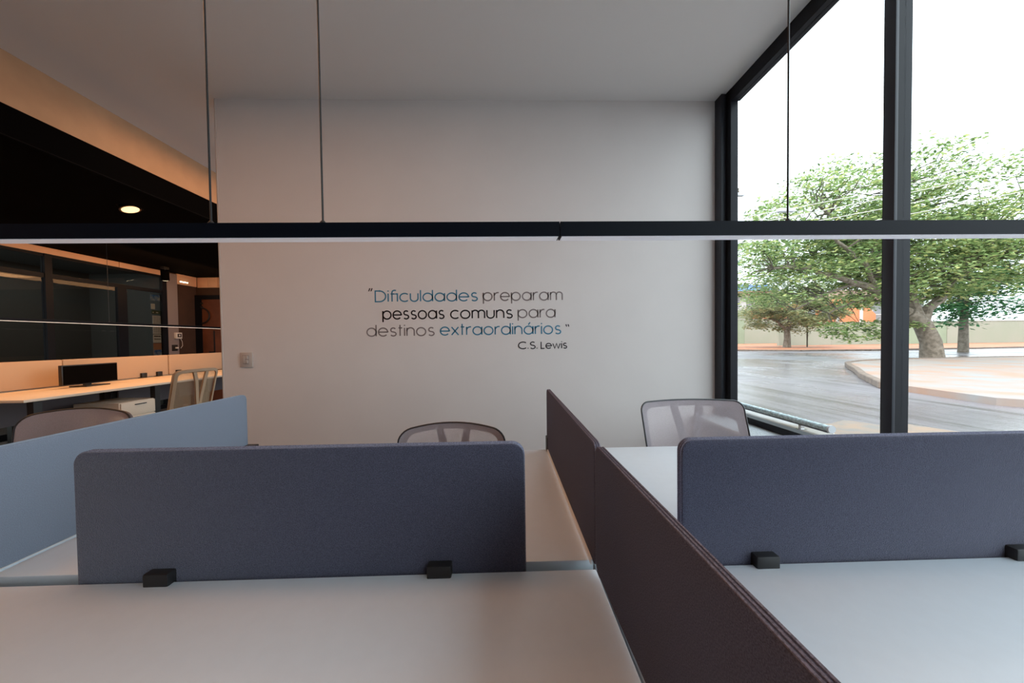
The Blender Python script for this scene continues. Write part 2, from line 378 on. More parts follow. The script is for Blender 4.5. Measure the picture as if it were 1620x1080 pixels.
def word(text, x0, x1, zb, xh, hw, m, name='word', label=None, gap=.26):
    x = 0; lay = []
    for ch in text:
        st, adv = G[ch]; lay.append((st, x)); x += adv + gap
    W = x - gap; sx = (x1 - x0 - 2 * hw) / W
    bm = bmesh.new()
    for st, ox in lay:
        for s in st:
            pts = [((ox + a) * sx, b * xh) for a, b in s]
            ribbon(bm, pts, hw, lambda p, y: (x0 + hw + p.x, WY + y, zb + p.y))
    me = bpy.data.meshes.new(name); bmesh.ops.recalc_face_normals(bm, faces=bm.faces); bm.to_mesh(me); bm.free()
    o = link(name, me, quote, [m])
    if label: o['label'] = label
quote = thing('wall_lettering', 'thin vinyl quotation in blue, grey and black letters on the white wall', 'lettering', (0, 0, 0))
xh = .066; hw = .0052
word('Difıculdades', -1.060, -.209, 1.556, xh, hw, M['txt_blue'], label='blue word Dificuldades')
word('preparam', -.170, .499, 1.556, xh, hw, M['txt_grey'], label='grey word preparam')
word('pessoas', -1.001, -.487, 1.412, xh, hw * 1.1, M['txt_black'], label='black word pessoas')
word('comuns', -.443, .080, 1.411, xh, hw * 1.1, M['txt_black'], label='black word comuns')
word('para', .118, .437, 1.412, xh, hw, M['txt_grey'], label='grey word para')
word('destinos', -1.134, -.571, 1.272, xh, hw, M['txt_grey'], label='grey word destinos')
word('extraordinários', -.530, .484, 1.274, xh, hw, M['txt_blue'], label='blue word extraordinários')
word('C.S.', .119, .282, 1.152, .042, .0044, M['txt_black'], label='small black initials C.S.')
word('Lewis', .308, .533, 1.152, .042, .0044, M['txt_black'], label='small black word Lewis')
def qmark(x, z, s, lab):
    bm = bmesh.new()
    for k in (0, 1):
        ox = x + k * .018
        q = [(ox, z), (ox + .009, z), (ox + .019, z + .024), (ox + .010, z + .026)] if s > 0 else [(ox + .007, z), (ox + .015, z + .002), (ox + .010, z + .022), (ox, z + .020)]
        a = [bm.verts.new((p[0], WY - .0012, p[1])) for p in q]; b = [bm.verts.new((p[0], WY, p[1])) for p in q]
        bm.faces.new(a)
        for i in range(4): bm.faces.new((a[i], a[(i + 1) % 4], b[(i + 1) % 4], b[i]))
    o = finish(bm, 'quotation_mark', M['txt_black'], quote); o['label'] = lab
qmark(-1.112, 1.642, 1, 'black opening quotation mark'); qmark(.518, 1.331, -1, 'black closing quotation mark')

# ------------------------------------------------------------------ light switch
t = thing('light_switch', 'small ivory switch plate low on the left part of the white wall', 'switch', (-2.105, WY, 1.03))
box('cover_plate', (-.054, .046, -.010, 0, 0, .122), M['plastic'], t, bev=.003)
box('switch_frame', (-.030, .020, -.013, -.009, .028, .098), M['swf'], t)
box('rocker', (-.026, -.008, -.018, -.012, .032, .094), M['plastic'], t, bev=.002)
box('rocker', (-.003, .016, -.020, -.012, .032, .060), M['plastic'], t, bev=.002)
box('rocker', (-.003, .016, -.020, -.012, .066, .094), M['plastic'], t, bev=.002)

# ------------------------------------------------------------------ fabric screens
def screen(name, label, L, z0, z1, th, loc, rz, fab, pip, r=.022, clamps=(), rail=False, group=None):
    """panel standing in local XZ plane, from x=0 to x=L, thickness along local y"""
    t = thing(name, label, 'desk screen', loc, rz, group)
    bm = bmesh.new(); out = rrect(L, z1 - z0, r, 7); e = .0035
    def ring(y, ins):
        k = []
        for (x, z) in out:
            cx, cz = min(max(x, r), L - r), min(max(z, r), z1 - z0 - r)
            d = Vector((x - cx, z - cz)); d = d.normalized() * ins if d.length > 0 else d
            k.append(bm.verts.new((x - d.x, y, z + z0 - d.y)))
        return k
    rs = [ring(-th / 2, e), ring(-th / 2 + e * .3, e * .3), ring(-th / 2 + e, 0), ring(th / 2 - e, 0), ring(th / 2 - e * .3, e * .3), ring(th / 2, e)]
    for A, B in zip(rs, rs[1:]):
        for i in range(len(A)): bm.faces.new((A[i], A[(i + 1) % len(A)], B[(i + 1) % len(A)], B[i]))
    bm.faces.new(rs[0]); bm.faces.new(rs[-1][::-1])
    finish(bm, 'panel', fab, t, smooth=True)
    for y in (-th * .30, 0, th * .30):
        pts = [(x, y, z + z0) for x, z in out]
        tube('piping', pts, .0016, pip, t, 5, closed=True)
    if rail: box('base_strip', (.02, L - .04, th / 2, th / 2 + .004, .7415, .753), M['light_line'], t)  # thin white strip added for the line of light under the panel
    for c in clamps: box('clamp', c, M['metal'], t, bev=.003)
    return t
DT = .74
screen('desk_screen', 'long dark slate fabric screen across the front desks, left of the gap', .925, .60, 1.01, .022, (-.885, .713, 0), 0, M['fabric'], M['piping'], .026,
       clamps=[(.15, .20, -.03, .03, .70, .765), (.72, .77, -.03, .03, .70, .765)])
screen('desk_screen', 'slate fabric screen across the front desks nearest the window', .925, .60, 1.01, .022, (.378, .713, 0), 0, M['fabric'], M['piping'], .026,
       clamps=[(.15, .20, -.03, .03, .70, .765), (.72, .77, -.03, .03, .70, .765)])
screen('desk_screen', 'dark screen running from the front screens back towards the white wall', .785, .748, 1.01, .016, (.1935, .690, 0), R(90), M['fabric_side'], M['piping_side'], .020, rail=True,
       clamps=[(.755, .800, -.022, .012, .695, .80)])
screen('desk_screen', 'dark screen between the near desks with its end cut off at the bottom', .52, .748, 1.01, .016, (.205, .165, 0), R(91.3), M['fabric_side'], M['piping_side'], .020,
       clamps=[(.10, .15, -.016, .016, .70, .78)])
screen('desk_screen', 'pale blue-grey side screen at the left, coloured as if catching the window light', .72, .748, 1.01, .016, (-1.105, .73, 0), R(90), M['fabric_lit'], M['piping_lit'], .022,
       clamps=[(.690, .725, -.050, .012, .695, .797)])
# one more side screen on the near side, and the next spine screen to the left
# ------------------------------------------------------------------ desks
def desk(label, x0, x1, y0, y1, m=None, z=DT, th=.025, legs=True, group=None, name='office_desk'):
    cx, cy = (x0 + x1) / 2, (y0 + y1) / 2
    t = thing(name, label, 'desk', (cx, cy, 0), 0, group)
    a, b, c, d = x0 - cx, x1 - cx, y0 - cy, y1 - cy
    box('desktop', (a, b, c, d, z - th, z), m or M['desk'], t, bev=.002)
    if legs:
        for sx in (a + .06, b - .06):
            for yy in (c + .05, d - .05): box('leg', (sx - .02, sx + .02, yy - .02, yy + .02, 0, z - th), M['metal'], t, bev=.002)
        box('crossbar', (a + .08, b - .08, -.02, .02, z - th - .05, z - th), M['metal'], t)
    return t
G1 = None
desk('white desk behind the long left slate screen', -1.10, .192, .728, 1.475)
desk('white desk behind the right slate screen, bright with window light', .196, 1.42, .728, 1.485)
desk('white desk at far left beyond the pale blue-grey side screen', -2.33, -1.112, .728, 1.46)
desk('near white desk below the long left slate screen', -1.10, .19, -.04, .698)
desk('near white desk below the right slate screen', .197, 1.42, -.04, .698)
desk('near white desk at the far left bottom corner', -2.33, -1.112, -.04, .698)
screen('desk_screen', 'dark slate fabric screen across the desks at the far left', .925, .60, 1.01, .022, (-2.15, .713, 0), 0, M['fabric'], M['piping'], .026,
       clamps=[(.15, .20, -.03, .03, .70, .765), (.72, .77, -.03, .03, .70, .765)])

# ------------------------------------------------------------------ office chairs
def chair(label, loc, rz, top=.95, W=.49, lean=.10, arch=.022, bh=.46, mats=None, corner=.055, group=None):
    """task chair facing local -Y, backrest centred at local y=0 at its top"""
    mm = dict(mesh=M['mesh'], frame=M['cframe'], edge=M['cedge']); mm.update(mats or {})
    t = thing('office_chair', label, 'chair', loc, rz, group)
    zb = top - bh; o0 = rrect(W, bh, corner, 6); out = []
    for (xa, za), (xb, zb_) in zip(o0, o0[1:] + o0[:1]):      # straight runs subdivided so the back can curve
        k = max(1, int(math.hypot(xb - xa, zb_ - za) / .035))
        out += [(xa + (xb - xa) * i / k, za + (zb_ - za) * i / k) for i in range(k)]
    def f(x, z, off=0):
        u = (x - W / 2) / (W / 2); v = z / bh
        ww = .965 + .035 * v
        return Vector(((x - W / 2) * ww, -lean * (1 - v) - .045 * u * u + off, zb + z - arch * u * u * (v ** 2)))
    def scaled(k): return [((x - W / 2) * k + W / 2, (z - bh / 2) * k + bh / 2) for x, z in out]
    # mesh panel
    bm = bmesh.new(); ks = [.99, .9, .78, .65, .5, .35, .2, .08]
    rings = [[bm.verts.new(f(x, z)) for x, z in scaled(k)] for k in ks]
    for A, B in zip(rings, rings[1:]):
        for i in range(len(A)): bm.faces.new((A[i], A[(i + 1) % len(A)], B[(i + 1) % len(A)], B[i]))
    bm.faces.new(rings[-1]); finish(bm, 'mesh_back', mm['mesh'], t, smooth=True)
    tube('back_rim', [f(x, z, .002) for x, z in out], .0042, mm['edge'], t, 6, closed=True)
    # flat plastic frame behind the mesh
    bm = bmesh.new(); iw = .030
    def inset(d): return [(W / 2 + (x - W / 2) * (1 - 2 * d / W), bh / 2 + (z - bh / 2) * (1 - 2 * d / bh)) for x, z in out]
    rr = [[bm.verts.new(f(x, z, o)) for x, z in inset(dd)] for dd, o in ((.003, .006), (iw, .008), (iw, .022), (.003, .020))]
    for i in range(4):
        A, B = rr[i], rr[(i + 1) % 4]
        for k in range(len(A)): bm.faces.new((A[k], A[(k + 1) % len(A)], B[(k + 1) % len(A)], B[k]))
    finish(bm, 'back_frame', mm['frame'], t, smooth=True)
    # V shaped support behind
    for s in (-1, 1):
        bm = bmesh.new()
        P = [(W / 2 + s * x, z) for x, z in ((.066, bh - .034), (.045, bh * .72), (.026, bh * .4), (.012, .06))]
        prev = None
        for i, (x, z) in enumerate(P):
            hwid = .017 - .001 * i; c = f(x, z, .016 + .010 * i)
            q = [bm.verts.new(c + Vector((a, b, 0))) for a, b in ((-hwid, -.006), (hwid, -.006), (hwid, .012), (-hwid, .012))]
            if prev:
                for k in range(4): bm.faces.new((prev[k], prev[(k + 1) % 4], q[(k + 1) % 4], q[k]))
            else: bm.faces.new(q)
            prev = q
        bm.faces.new(prev[::-1]); finish(bm, 'back_support', mm['frame'], t, smooth=True)
    sh = max(.40, min(.47, zb - .03))
    bcy = -lean
    tube('spine_bracket', [(0, bcy + .05, zb + .05), (0, bcy + .07, zb - .04), (0, bcy + .04, sh - .10), (0, bcy - .20, sh - .11)], .022, mm['frame'], t, 8)
    bm = bmesh.new(); add_box(bm, -.24, .24, bcy - .47, bcy - .01, sh - .07, sh, bev=.03, seg=3)
    finish(bm, 'seat', M['seat'], t, smooth=True)
    c = (0, bcy - .24, 0)
    box('seat_mechanism', (-.08, .08, c[1] - .10, c[1] + .12, sh - .12, sh - .07), M['metal'], t, bev=.01)
    lathe('gas_column', [(.028, .08), (.028, .22), (.016, .22), (.016, sh - .12)], M['metal'], t, c, 14)
    bs = lathe('star_base', [(.045, .06), (.045, .11), (.03, .12)], M['metal'], t, c, 14)
    for k in range(5):
        a = 2 * pi * k / 5 + .3
        e = Vector((c[0] + .30 * cos(a), c[1] + .30 * sin(a), .075))
        tube('base_arm', [(c[0], c[1], .095), ((c[0] + e.x) / 2, (c[1] + e.y) / 2, .092), e], [.022, .018, .014], M['metal'], t, 8)
        ca = bpy.data.objects.new('caster', caster_me); COL.objects.link(ca); ca.parent = t; ca.location = (e.x, e.y, 0); ca.rotation_euler = (0, 0, a)
    return t
bm = bmesh.new()
for dx in (-.014, .014):
    rv = []
    for sx in (-.009, .009):
        rv.append([bm.verts.new((dx + sx, .026 * cos(2 * pi * k / 14), .027 + .026 * sin(2 * pi * k / 14))) for k in range(14)])
    for k in range(14): bm.faces.new((rv[0][k], rv[0][(k + 1) % 14], rv[1][(k + 1) % 14], rv[1][k]))
    bm.faces.new(rv[0][::-1]); bm.faces.new(rv[1])
add_box(bm, -.006, .006, -.012, .012, .026, .072)
caster_me = bpy.data.meshes.new('caster'); bmesh.ops.recalc_face_normals(bm, faces=bm.faces); bm.to_mesh(caster_me); bm.free(); caster_me.materials.append(M['metal'])
chair('grey mesh office chair with arched back, alone behind the long left screen', (-.247, 1.60, 0), R(-3), top=.838, W=.50, lean=.05, arch=.034, corner=.055)
chair('tall grey mesh office chair leaning back beside the window', (.930, 1.68, 0), R(0), top=.913, W=.515, lean=.15, arch=.005, corner=.04)
chair('grey mesh office chair barely showing above the pale blue-grey screen', (-2.02, 1.66, 0), R(3), top=.925, W=.50, lean=.06, arch=.03, corner=.06)
LM = dict(mesh=M['lmesh'], frame=M['lchair'], edge=M['lchair'])
chair('tan framed office chair seen from behind at the warm-lit desk', (-3.34, 3.76, 0), R(-97), top=.955, W=.47, lean=.10, arch=.014, corner=.05, mats=LM)
chair('tan office chair further along the warm-lit desk, mostly hidden by the wall', (-3.62, 5.05, 0), R(-80), top=.90, W=.47, lean=.10, arch=.014, corner=.05, mats=LM)

# ------------------------------------------------------------------ pendant lamps
def pendant(name, label, x0, x1, y, z0, z1, wy, wires, topz, joints=(), glow=False, rot=0, loc=(0, 0, 0), anchor=.02):
    t = thing(name, label, 'lamp', loc, rot)
    b = sorted([x0, x1] + list(joints))
    for a, c in zip(b, b[1:]):
        h = box('housing', (a + .001, c - .001, y - wy / 2, y + wy / 2, z0, z1), M['lamp'], t)
        box('diffuser', (a + .004, c - .004, y - wy / 2 + .0022, y + wy / 2 - .0022, z0 - .0014, z0 + .004), M['glow_led'] if glow else M['diff'], h)
    for xw in wires:
        tube('suspension_wire', [(xw, y, z1), (xw, y, topz)], .0019, M['metal'], t, 6)
        lathe('wire_anchor', [(.006, 0), (.006, .005), (.003, .009)], M['metal'], t, (xw, y, z1), 10)
    return t
pendant('linear_pendant_lamp', 'slim black linear pendant lamp spanning above the front screens, switched off', -1.30, 1.36, .716, 1.4445, 1.4745, .031,
        (-.604, -.375, .618, 1.25, -1.2), 3.2, joints=(.1205,))
# left room pendant, lit, running away from the camera
t = pendant('linear_pendant_lamp', 'lit slim linear pendant lamp over the warm-lit desks in the left room', 2.6, 6.9, 0, 1.497, 1.53, .04,
            (3.0, 4.6, 6.4), 2.63, joints=(4.75,), glow=True, rot=R(90), loc=(-5.25, 0, 0))

# ------------------------------------------------------------------ left room furniture
def ldesk(label, y0, y1, x0=-5.225, x1=-4.31):
    t = thing('office_desk', label, 'desk', ((x0 + x1) / 2, (y0 + y1) / 2, 0))
    cx, cy = (x0 + x1) / 2, (y0 + y1) / 2
    box('desktop', (x0 - cx, x1 - cx, y0 - cy, y1 - cy, .716, .741), M['ldesk'], t, bev=.002)
    for yy in (y0 + .12, y1 - .12):
        box('leg', (x1 - cx - .10, x1 - cx - .04, yy - cy - .03, yy - cy + .03, .03, .716), M['metal'], t)
        box('leg', (x0 - cx + .05, x0 - cx + .11, yy - cy - .03, yy - cy + .03, .03, .716), M['metal'], t)
        box('foot', (x0 - cx + .04, x1 - cx - .02, yy - cy - .035, yy - cy + .035, 0, .03), M['metal'], t)
    box('modesty_panel', (x0 - cx + .12, x0 - cx + .14, y0 - cy + .1, y1 - cy - .1, .40, .70), M['cframe'], t)
    return t
ldesk('cream desk in the warm-lit left room, nearest, with the monitor', 3.10, 4.42)
ldesk('cream desk in the warm-lit left room behind the tan chair', 4.43, 5.75)
ldesk('cream desk at the far end of the warm-lit left room', 5.76, 7.08)
ldesk('cream desk on the far side of the beige screens, nearest', 3.10, 4.42, -6.2, -5.285)
ldesk('cream desk on the far side of the beige screens, middle', 4.43, 5.75, -6.2, -5.285)
for (a, b, cl, lab) in ((2.95, 4.10, (), 'beige fabric screen at the left edge of the warm-lit desks'),
                        (4.11, 5.35, (4.98, 5.20), 'beige fabric screen behind the lit desk, left of the seam'),
                        (5.37, 6.90, (5.50, 6.4), 'beige fabric screen behind the lit desk, right of the seam')):
    t = screen('desk_screen', lab, b - a, .752, 1.056, .03, (-5.255, a, 0), R(90), M['lscreen'], M['lscreen'], .012,
               clamps=[(c - a - .035, c - a + .035, -.045, .02, .742, .812) for c in cl] + ([] if cl else [(.3, .36, -.045, .02, .742, .812)]))
t = thing('drawer_pedestal', 'cream drawer pedestal under the nearest warm-lit desk', 'cabinet', (-4.62, 4.10, 0))
box('body', (-.25, .25, -.21, .21, .05, .56), M['ldesk'], t, bev=.004)
for k in range(3):
    dr = box('drawer', (.25, .265, -.20, .20, .07 + k * .163, .225 + k * .163), M['ldesk'], t, bev=.003)
    box('handle', (.265, .28, -.06, .06, .19 + k * .163, .20 + k * .163), M['metal'], dr)
for sx in (-.2, .2):
    for sy in (-.16, .16): lathe('caster', [(.02, 0), (.02, .05)], M['metal'], t, (sx, sy, 0), 10)
t = thing('monitor', 'dark computer monitor seen edge-on at the left end of the cream desk', 'monitor', (-4.95, 4.12, .742))
box('stand_base', (-.10, .10, -.12, .12, 0, .012), M['screen'], t, bev=.004); box('stand_column', (-.05, -.02, -.03, .03, .012, .20), M['screen'], t)
sp = box('display_housing', (-.02, .02, -.27, .27, .03, .26), M['screen'], t, bev=.005); box('display', (.02, .022, -.26, .26, .04, .25), M['black'], sp)
# recessed spot, track spot, oval lights
t = thing('recessed_spotlight', 'bright warm round spotlight set in the black ceiling', 'spotlight', (-3.79, 3.54, 2.63))
bm = bmesh.new(); add_lathe(bm, [(.095, -.004), (.095, .002), (.085, .002), (.085, -.004)], seg=28); 
finish(bm, 'trim_ring', M['strip'], t, smooth=True)
ln = lathe('lens', [(.064, -.010), (.066, -.004)], M['glow_spot'], t, seg=24); ln.location = (0, 0, -.022); ln.rotation_euler = (R(4), R(-20), 0)
lr = lathe('lens_ring', [(.066, -.004), (.080, -.006), (.080, .004), (.066, .004)], M['dbronze'], ln, seg=24)
l = bpy.data.lights.new('spot_glow', 'SPOT'); l.energy = 18; l.color = WARM; l.spot_size = R(100); l.shadow_soft_size = .05
o = bpy.data.objects.new('spot_glow', l); COL.objects.link(o); o.location = (-3.79, 3.54, 2.60)
t = thing('track_spotlight', 'black cylindrical spotlight hanging under the ceiling before the glazed office', 'spotlight', (-6.15, 6.28, 2.62))
box('canopy', (-.03, .03, -.05, .05, -.03, .01), M['metal'], t)
tube('stem', [(0, 0, -.02), (0, 0, -.08)], .012, M['metal'], t)
b_ = lathe('spot_body', [(.058, -.09), (.058, .09)], M['black'], t, (0, 0, 0), 20); b_.location = (0, 0, -.14); b_.rotation_euler = (R(16), R(14), 0)
l2 = lathe('lens', [(.050, -.093), (.050, -.0905)], M['glow_warm'], b_, (0, 0, 0), 20)
for (y, z, nm) in ((6.99, 2.475, 'long thin warm light slot on the beige fascia right of the pillar'),):
    t = thing('slot_light', nm, 'light', (-6.478, y, z))
    bm = bmesh.new(); add_box(bm, 0, .010, -.085, .085, -.009, .009, bev=.004); finish(bm, 'lens', M['glow_warm'], t, smooth=True)
    box('trim_plate', (0, .004, -.10, .10, -.016, .016), M['plastic'], t, bev=.002)

# ------------------------------------------------------------------ exterior ground
def gmat():
    m = bpy.data.materials.new('wet_asphalt'); m.use_nodes = True; nt = m.node_tree; b = nt.nodes['Principled BSDF']
    tc = nt.nodes.new('ShaderNodeTexCoord'); mp = nt.nodes.new('ShaderNodeMapping'); mp.inputs['Scale'].default_value = (1.6, .10, 1)
    n = nt.nodes.new('ShaderNodeTexNoise'); n.inputs['Scale'].default_value = 2.2; n.inputs['Detail'].default_value = 10; n.inputs['Roughness'].default_value = .62
    r = nt.nodes.new('ShaderNodeValToRGB'); e = r.color_ramp.elements
    e[0].position = .30; e[0].color = (.07, .062, .062, 1); e[1].position = .52; e[1].color = (.185, .17, .185, 1)
    n2 = nt.nodes.new('ShaderNodeTexNoise'); n2.inputs['Scale'].default_value = .22; n2.inputs['Detail'].default_value = 4
    r2 = nt.nodes.new('ShaderNodeValToRGB'); r2.color_ramp.elements[0].position = .42; r2.color_ramp.elements[0].color = (.14, .14, .14, 1); r2.color_ramp.elements[1].position = .62; r2.color_ramp.elements[1].color = (.5, .5, .5, 1)
    nt.links.new(tc.outputs['Object'], mp.inputs['Vector']); nt.links.new(mp.outputs[0], n.inputs['Vector']); nt.links.new(n.outputs['Fac'], r.inputs['Fac'])
    nt.links.new(r.outputs[0], b.inputs['Base Color']); nt.links.new(tc.outputs['Object'], n2.inputs['Vector'])
    nt.links.new(n2.outputs['Fac'], r2.inputs['Fac']); nt.links.new(r2.outputs[0], b.inputs['Roughness'])
    n3 = nt.nodes.new('ShaderNodeTexNoise'); n3.inputs['Scale'].default_value = 30; n3.inputs['Detail'].default_value = 4
    bp = nt.nodes.new('ShaderNodeBump'); bp.inputs['Strength'].default_value = .5; bp.inputs['Distance'].default_value = .01
    nt.links.new(tc.outputs['Object'], n3.inputs['Vector']); nt.links.new(n3.outputs['Fac'], bp.inputs['Height']); nt.links.new(bp.outputs[0], b.inputs['Normal'])
    return m
M['asphalt'] = gmat()
M['sidewalk'] = mat('orange_earth_sidewalk', (.34, .105, .043), .8, col2=(.38, .18, .095), scale=1.2, detail=7)
M['kerb'] = mat('weathered_kerb_concrete', (.16, .12, .095), .85, var=.2, scale=6)
M['kerbf'] = mat('dark_kerb_concrete', (.08, .06, .05), .85, var=.2, scale=6)
M['isle'] = mat('pale_island_paving', (.26, .255, .25), .8, col2=(.32, .20, .145), scale=1.1, detail=6)
M['sand'] = mat('sandy_dry_grass', (.17, .155, .14), .95, col2=(.24, .17, .12), scale=4, detail=8)
M['gwall'] = mat('pale_green_plaster', (.26, .27, .205), .8, col2=(.29, .28, .225), scale=.35, detail=3)
M['gwall2'] = mat('green_plaster', (.23, .27, .185), .8, var=.06, scale=.5)
M['wallcap'] = mat('pale_concrete_cap', (.33, .32, .28), .8)
M['white'] = mat('white_plaster', (.50, .49, .47), .8, var=.05, scale=.6)
M['roof'] = mat('brown_roof_tiles', (.22, .12, .085), .8, var=.15, scale=3)
M['blue'] = mat('blue_roof_sheet', (.015, .11, .36), .45, var=.15, scale=.8)
M['louver'] = mat('dark_louvre', (.20, .21, .22), .5)
M['terra'] = mat('orange_render', (.60, .19, .08), .8, var=.08, scale=.8)
M['grey'] = mat('grey_render', (.22, .215, .21), .8, var=.1, scale=1)
M['bark'] = mat('grey_brown_bark', (.12, .095, .07), .9, col2=(.23, .19, .15), scale=7, detail=8, bump=.6, bscale=20)
M['dbark'] = mat('dark_bark', (.085, .07, .05), .9, var=.3, scale=9)
M['leaf_near'] = leafmat('fresh_green_leaves', [(.05, .09, .035), (.22, .32, .11), (.34, .46, .21), (.56, .56, .22)])
M['leaf_far'] = leafmat('dusty_green_leaves', [(.12, .14, .07), (.25, .30, .15), (.34, .39, .22), (.46, .40, .20)])
M['leaf_dark'] = leafmat('deep_green_leaves', [(.04, .11, .05), (.07, .20, .09), (.14, .30, .12)])
M['lampgrey'] = mat('street_lamp_grey', (.50, .52, .55), .4)
M['pole'] = mat('pale_concrete_pole', (.50, .49, .46), .8)
M['ledglass'] = mat('ribbed_lamp_glass', (.42, .55, .58), .15, var=.3, scale=60)
M['cable'] = mat('pale_grey_cable', (.55, .52, .48), .6)

def poly(name, pts, z0, z1, m, parent=None):
    bm = bmesh.new(); a = [bm.verts.new((x, y, z1)) for x, y in pts]; b = [bm.verts.new((x, y, z0)) for x, y in pts]
    bm.faces.new(a); bm.faces.new(b[::-1]); n = len(pts)
    for i in range(n): bm.faces.new((a[i], b[i], b[(i + 1) % n], a[(i + 1) % n]))
    return finish(bm, name, m, parent)
S(poly('ground', [(2.0, -30), (120, -30), (120, 110), (-30, 110), (-30, 7.6), (2.0, 7.6)], -.15, -.06, M['kerbf']))
rd = S(poly('road', [(2.0, -25), (110, -25), (110, 100), (-25, 100), (-25, 7.7), (2.0, 7.7)], -.05, 0.0, M['asphalt']))
S(poly('verge', [(2.0, -3), (4.6, .5), (5.3, 3.2), (5.7, 3.9), (5.5, 4.4), (5.1, 4.35), (4.9, 4.7), (4.5, 4.5), (4.2, 4.55), (4.0, 4.05), (3.6, 4.1), (3.4, 3.6), (3.0, 3.6), (2.7, 3.1), (2.0, 3.0)], .002, .012, M['sand']))
kl = [(14, 31.5), (19.9, 28.9), (23.7, 26.2), (28.7, 25.6), (38, 26.2), (60, 29)]
sw = S(poly('sidewalk', [(x, y) for x, y in kl] + [(80, 45), (60, 60), (14, 60)], .0, .10, M['sidewalk']))
for (x0, y0), (x1, y1) in zip(kl, kl[1:]):
    L = math.hypot(x1 - x0, y1 - y0); n = max(2, int(L / 1.5))
    a = math.atan2(y1 - y0, x1 - x0)
    for i in range(n):
        bm = bmesh.new(); add_box(bm, .01, L / n - .01, -.14, 0.0, 0, .125, bev=.01, seg=1)
        k = finish(bm, 'kerb_stone', M['kerb'], sw)
        k.location = (x0 + (x1 - x0) * i / n, y0 + (y1 - y0) * i / n, 0); k.rotation_euler = (0, 0, a)
# kerbed corner island
isl = []
P0 = [(8.7, 7.35), (9.25, 8.0), (10.3, 9.25), (11.7, 10.7), (12.75, 11.9), (13.9, 13.1), (15.4, 14.0), (17.5, 14.6), (22, 15.0), (30, 15.3)]
ci = S(poly('corner_island', P0 + [(30, 2), (12, 2), (8.4, 5.5)], .0, .13, M['isle']))
for (x0, y0), (x1, y1) in zip(P0, P0[1:]):
    L = math.hypot(x1 - x0, y1 - y0); a = math.atan2(y1 - y0, x1 - x0); n = max(1, int(L / 1.4))
    for i in range(n):
        bm = bmesh.new(); add_box(bm, .01, L / n - .005, 0, .16, 0, .16, bev=.015, seg=1)
        k = finish(bm, 'kerb_stone', M['kerb'], ci); k.location = (x0 + (x1 - x0) * i / n, y0 + (y1 - y0) * i / n, 0); k.rotation_euler = (0, 0, a)

# ------------------------------------------------------------------ boundary walls and buildings
t = thing('boundary_wall', 'pale green plaster boundary wall behind the street tree', 'wall', (46, 39.5, 0))
bpt = [(-9.9, .2), (0, .0), (18, 1.5)]
for i, (x0, x1) in enumerate(((-12.9, -6.4), (-6.4, .8), (.8, 8), (8, 18))):
    box('wall_bay', (x0, x1 - .02, (0, .0, .04, 0)[i], .3, 0, (2.72, 2.72, 2.70, 2.75)[i]), M['gwall'] if i != 2 else M['gwall2'], t)
    box('coping', (x0, x1 - .02, -.05, .35, (2.72, 2.72, 2.70, 2.75)[i], 2.83), M['wallcap'], t)
t = thing('boundary_wall', 'taller pale wall below the white house at the left of the view', 'wall', (40, 52, 0))
box('wall_bay', (-12, -2.0, 0, .3, 0, 3.9), M['gwall2'], t); box('wall_bay', (-1.98, 6.5, 0, .3, 0, 3.9), M['gwall'], t); box('coping', (-12, 6.5, -.05, .35, 3.9, 4.02), M['wallcap'], t)
t = thing('house', 'white house with brown eaves and blue roof beyond the taller wall', 'house', (42, 60, 0))
box('lower_storey', (-8, 8, 0, 8, 0, 6.05), M['gwall2'], t); box('upper_storey', (-8, 8, 0, 8, 6.05, 8.75), M['white'], t)
box('eaves', (-8.6, 8.6, -1.2, 8.6, 8.75, 9.35), M['roof'], t)
bm = bmesh.new()
va = [bm.verts.new(p) for p in ((-8.6, -1.0, 9.35), (8.6, -1.0, 9.35), (8.6, 8.6, 9.35), (-8.6, 8.6, 9.35), (-8.6, 3.5, 11.2), (8.6, 3.5, 11.2))]
for q in ((0, 1, 5, 4), (2, 3, 4, 5), (0, 4, 3), (1, 2, 5), (0, 3, 2, 1)): bm.faces.new([va[i] for i in q])
finish(bm, 'roof', M['blue'], t)
for k in range(6):
    wd = box('window', (-1.4 + k * 2.3 - 1.0, -1.4 + k * 2.3, -.05, .05, 6.3, 8.4), M['louver'], t)
    for j in range(5): box('slat', (-1.4 + k * 2.3 - .98, -1.42 + k * 2.3, -.09, -.05, 6.4 + j * .4, 6.5 + j * .4), M['white'], wd)
t = thing('house', 'orange rendered building with a white post behind the trees', 'house', (53, 54.2, 0)); t.scale = (1.15, 1.15, 1.15)
bm = bmesh.new()
prof = [(-7, 0), (6.5, 0), (6.5, 4.0), (5.2, 5.2), (2.6, 6.3), (-2, 6.0), (-7, 5.4)]
a = [bm.verts.new((x, -1, z)) for x, z in prof]; b = [bm.verts.new((x, 5, z)) for x, z in prof]
bm.faces.new(a); bm.faces.new(b[::-1])
for i in range(len(prof)): bm.faces.new((a[i], b[i], b[(i + 1) % len(prof)], a[(i + 1) % len(prof)]))
finish(bm, 'walls', M['terra'], t)
box('post', (.7, 1.1, -1.15, -.98, 0, 4.6), M['white'], t, bev=.02); box('post', (4.1, 4.5, -1.15, -.98, 0, 4.9), M['white'], t, bev=.02)
for k in range(3): w_ = box('window', (-6 + k * 2.3, -4.6 + k * 2.3, -1.06, -.98, 3.2, 4.8), M['louver'], t)
t = thing('house', 'grey house with brown hipped roof half hidden by the big limb', 'house', (62, 55, 0))
box('walls', (-7, 9, 0, 8, 0, 7.0), M['grey'], t)
bm = bmesh.new()
va = [bm.verts.new(p) for p in ((-7.8, -1, 7.0), (9.8, -1, 7.0), (9.8, 9, 7.0), (-7.8, 9, 7.0), (-3, 4, 9.4), (5, 4, 9.4))]
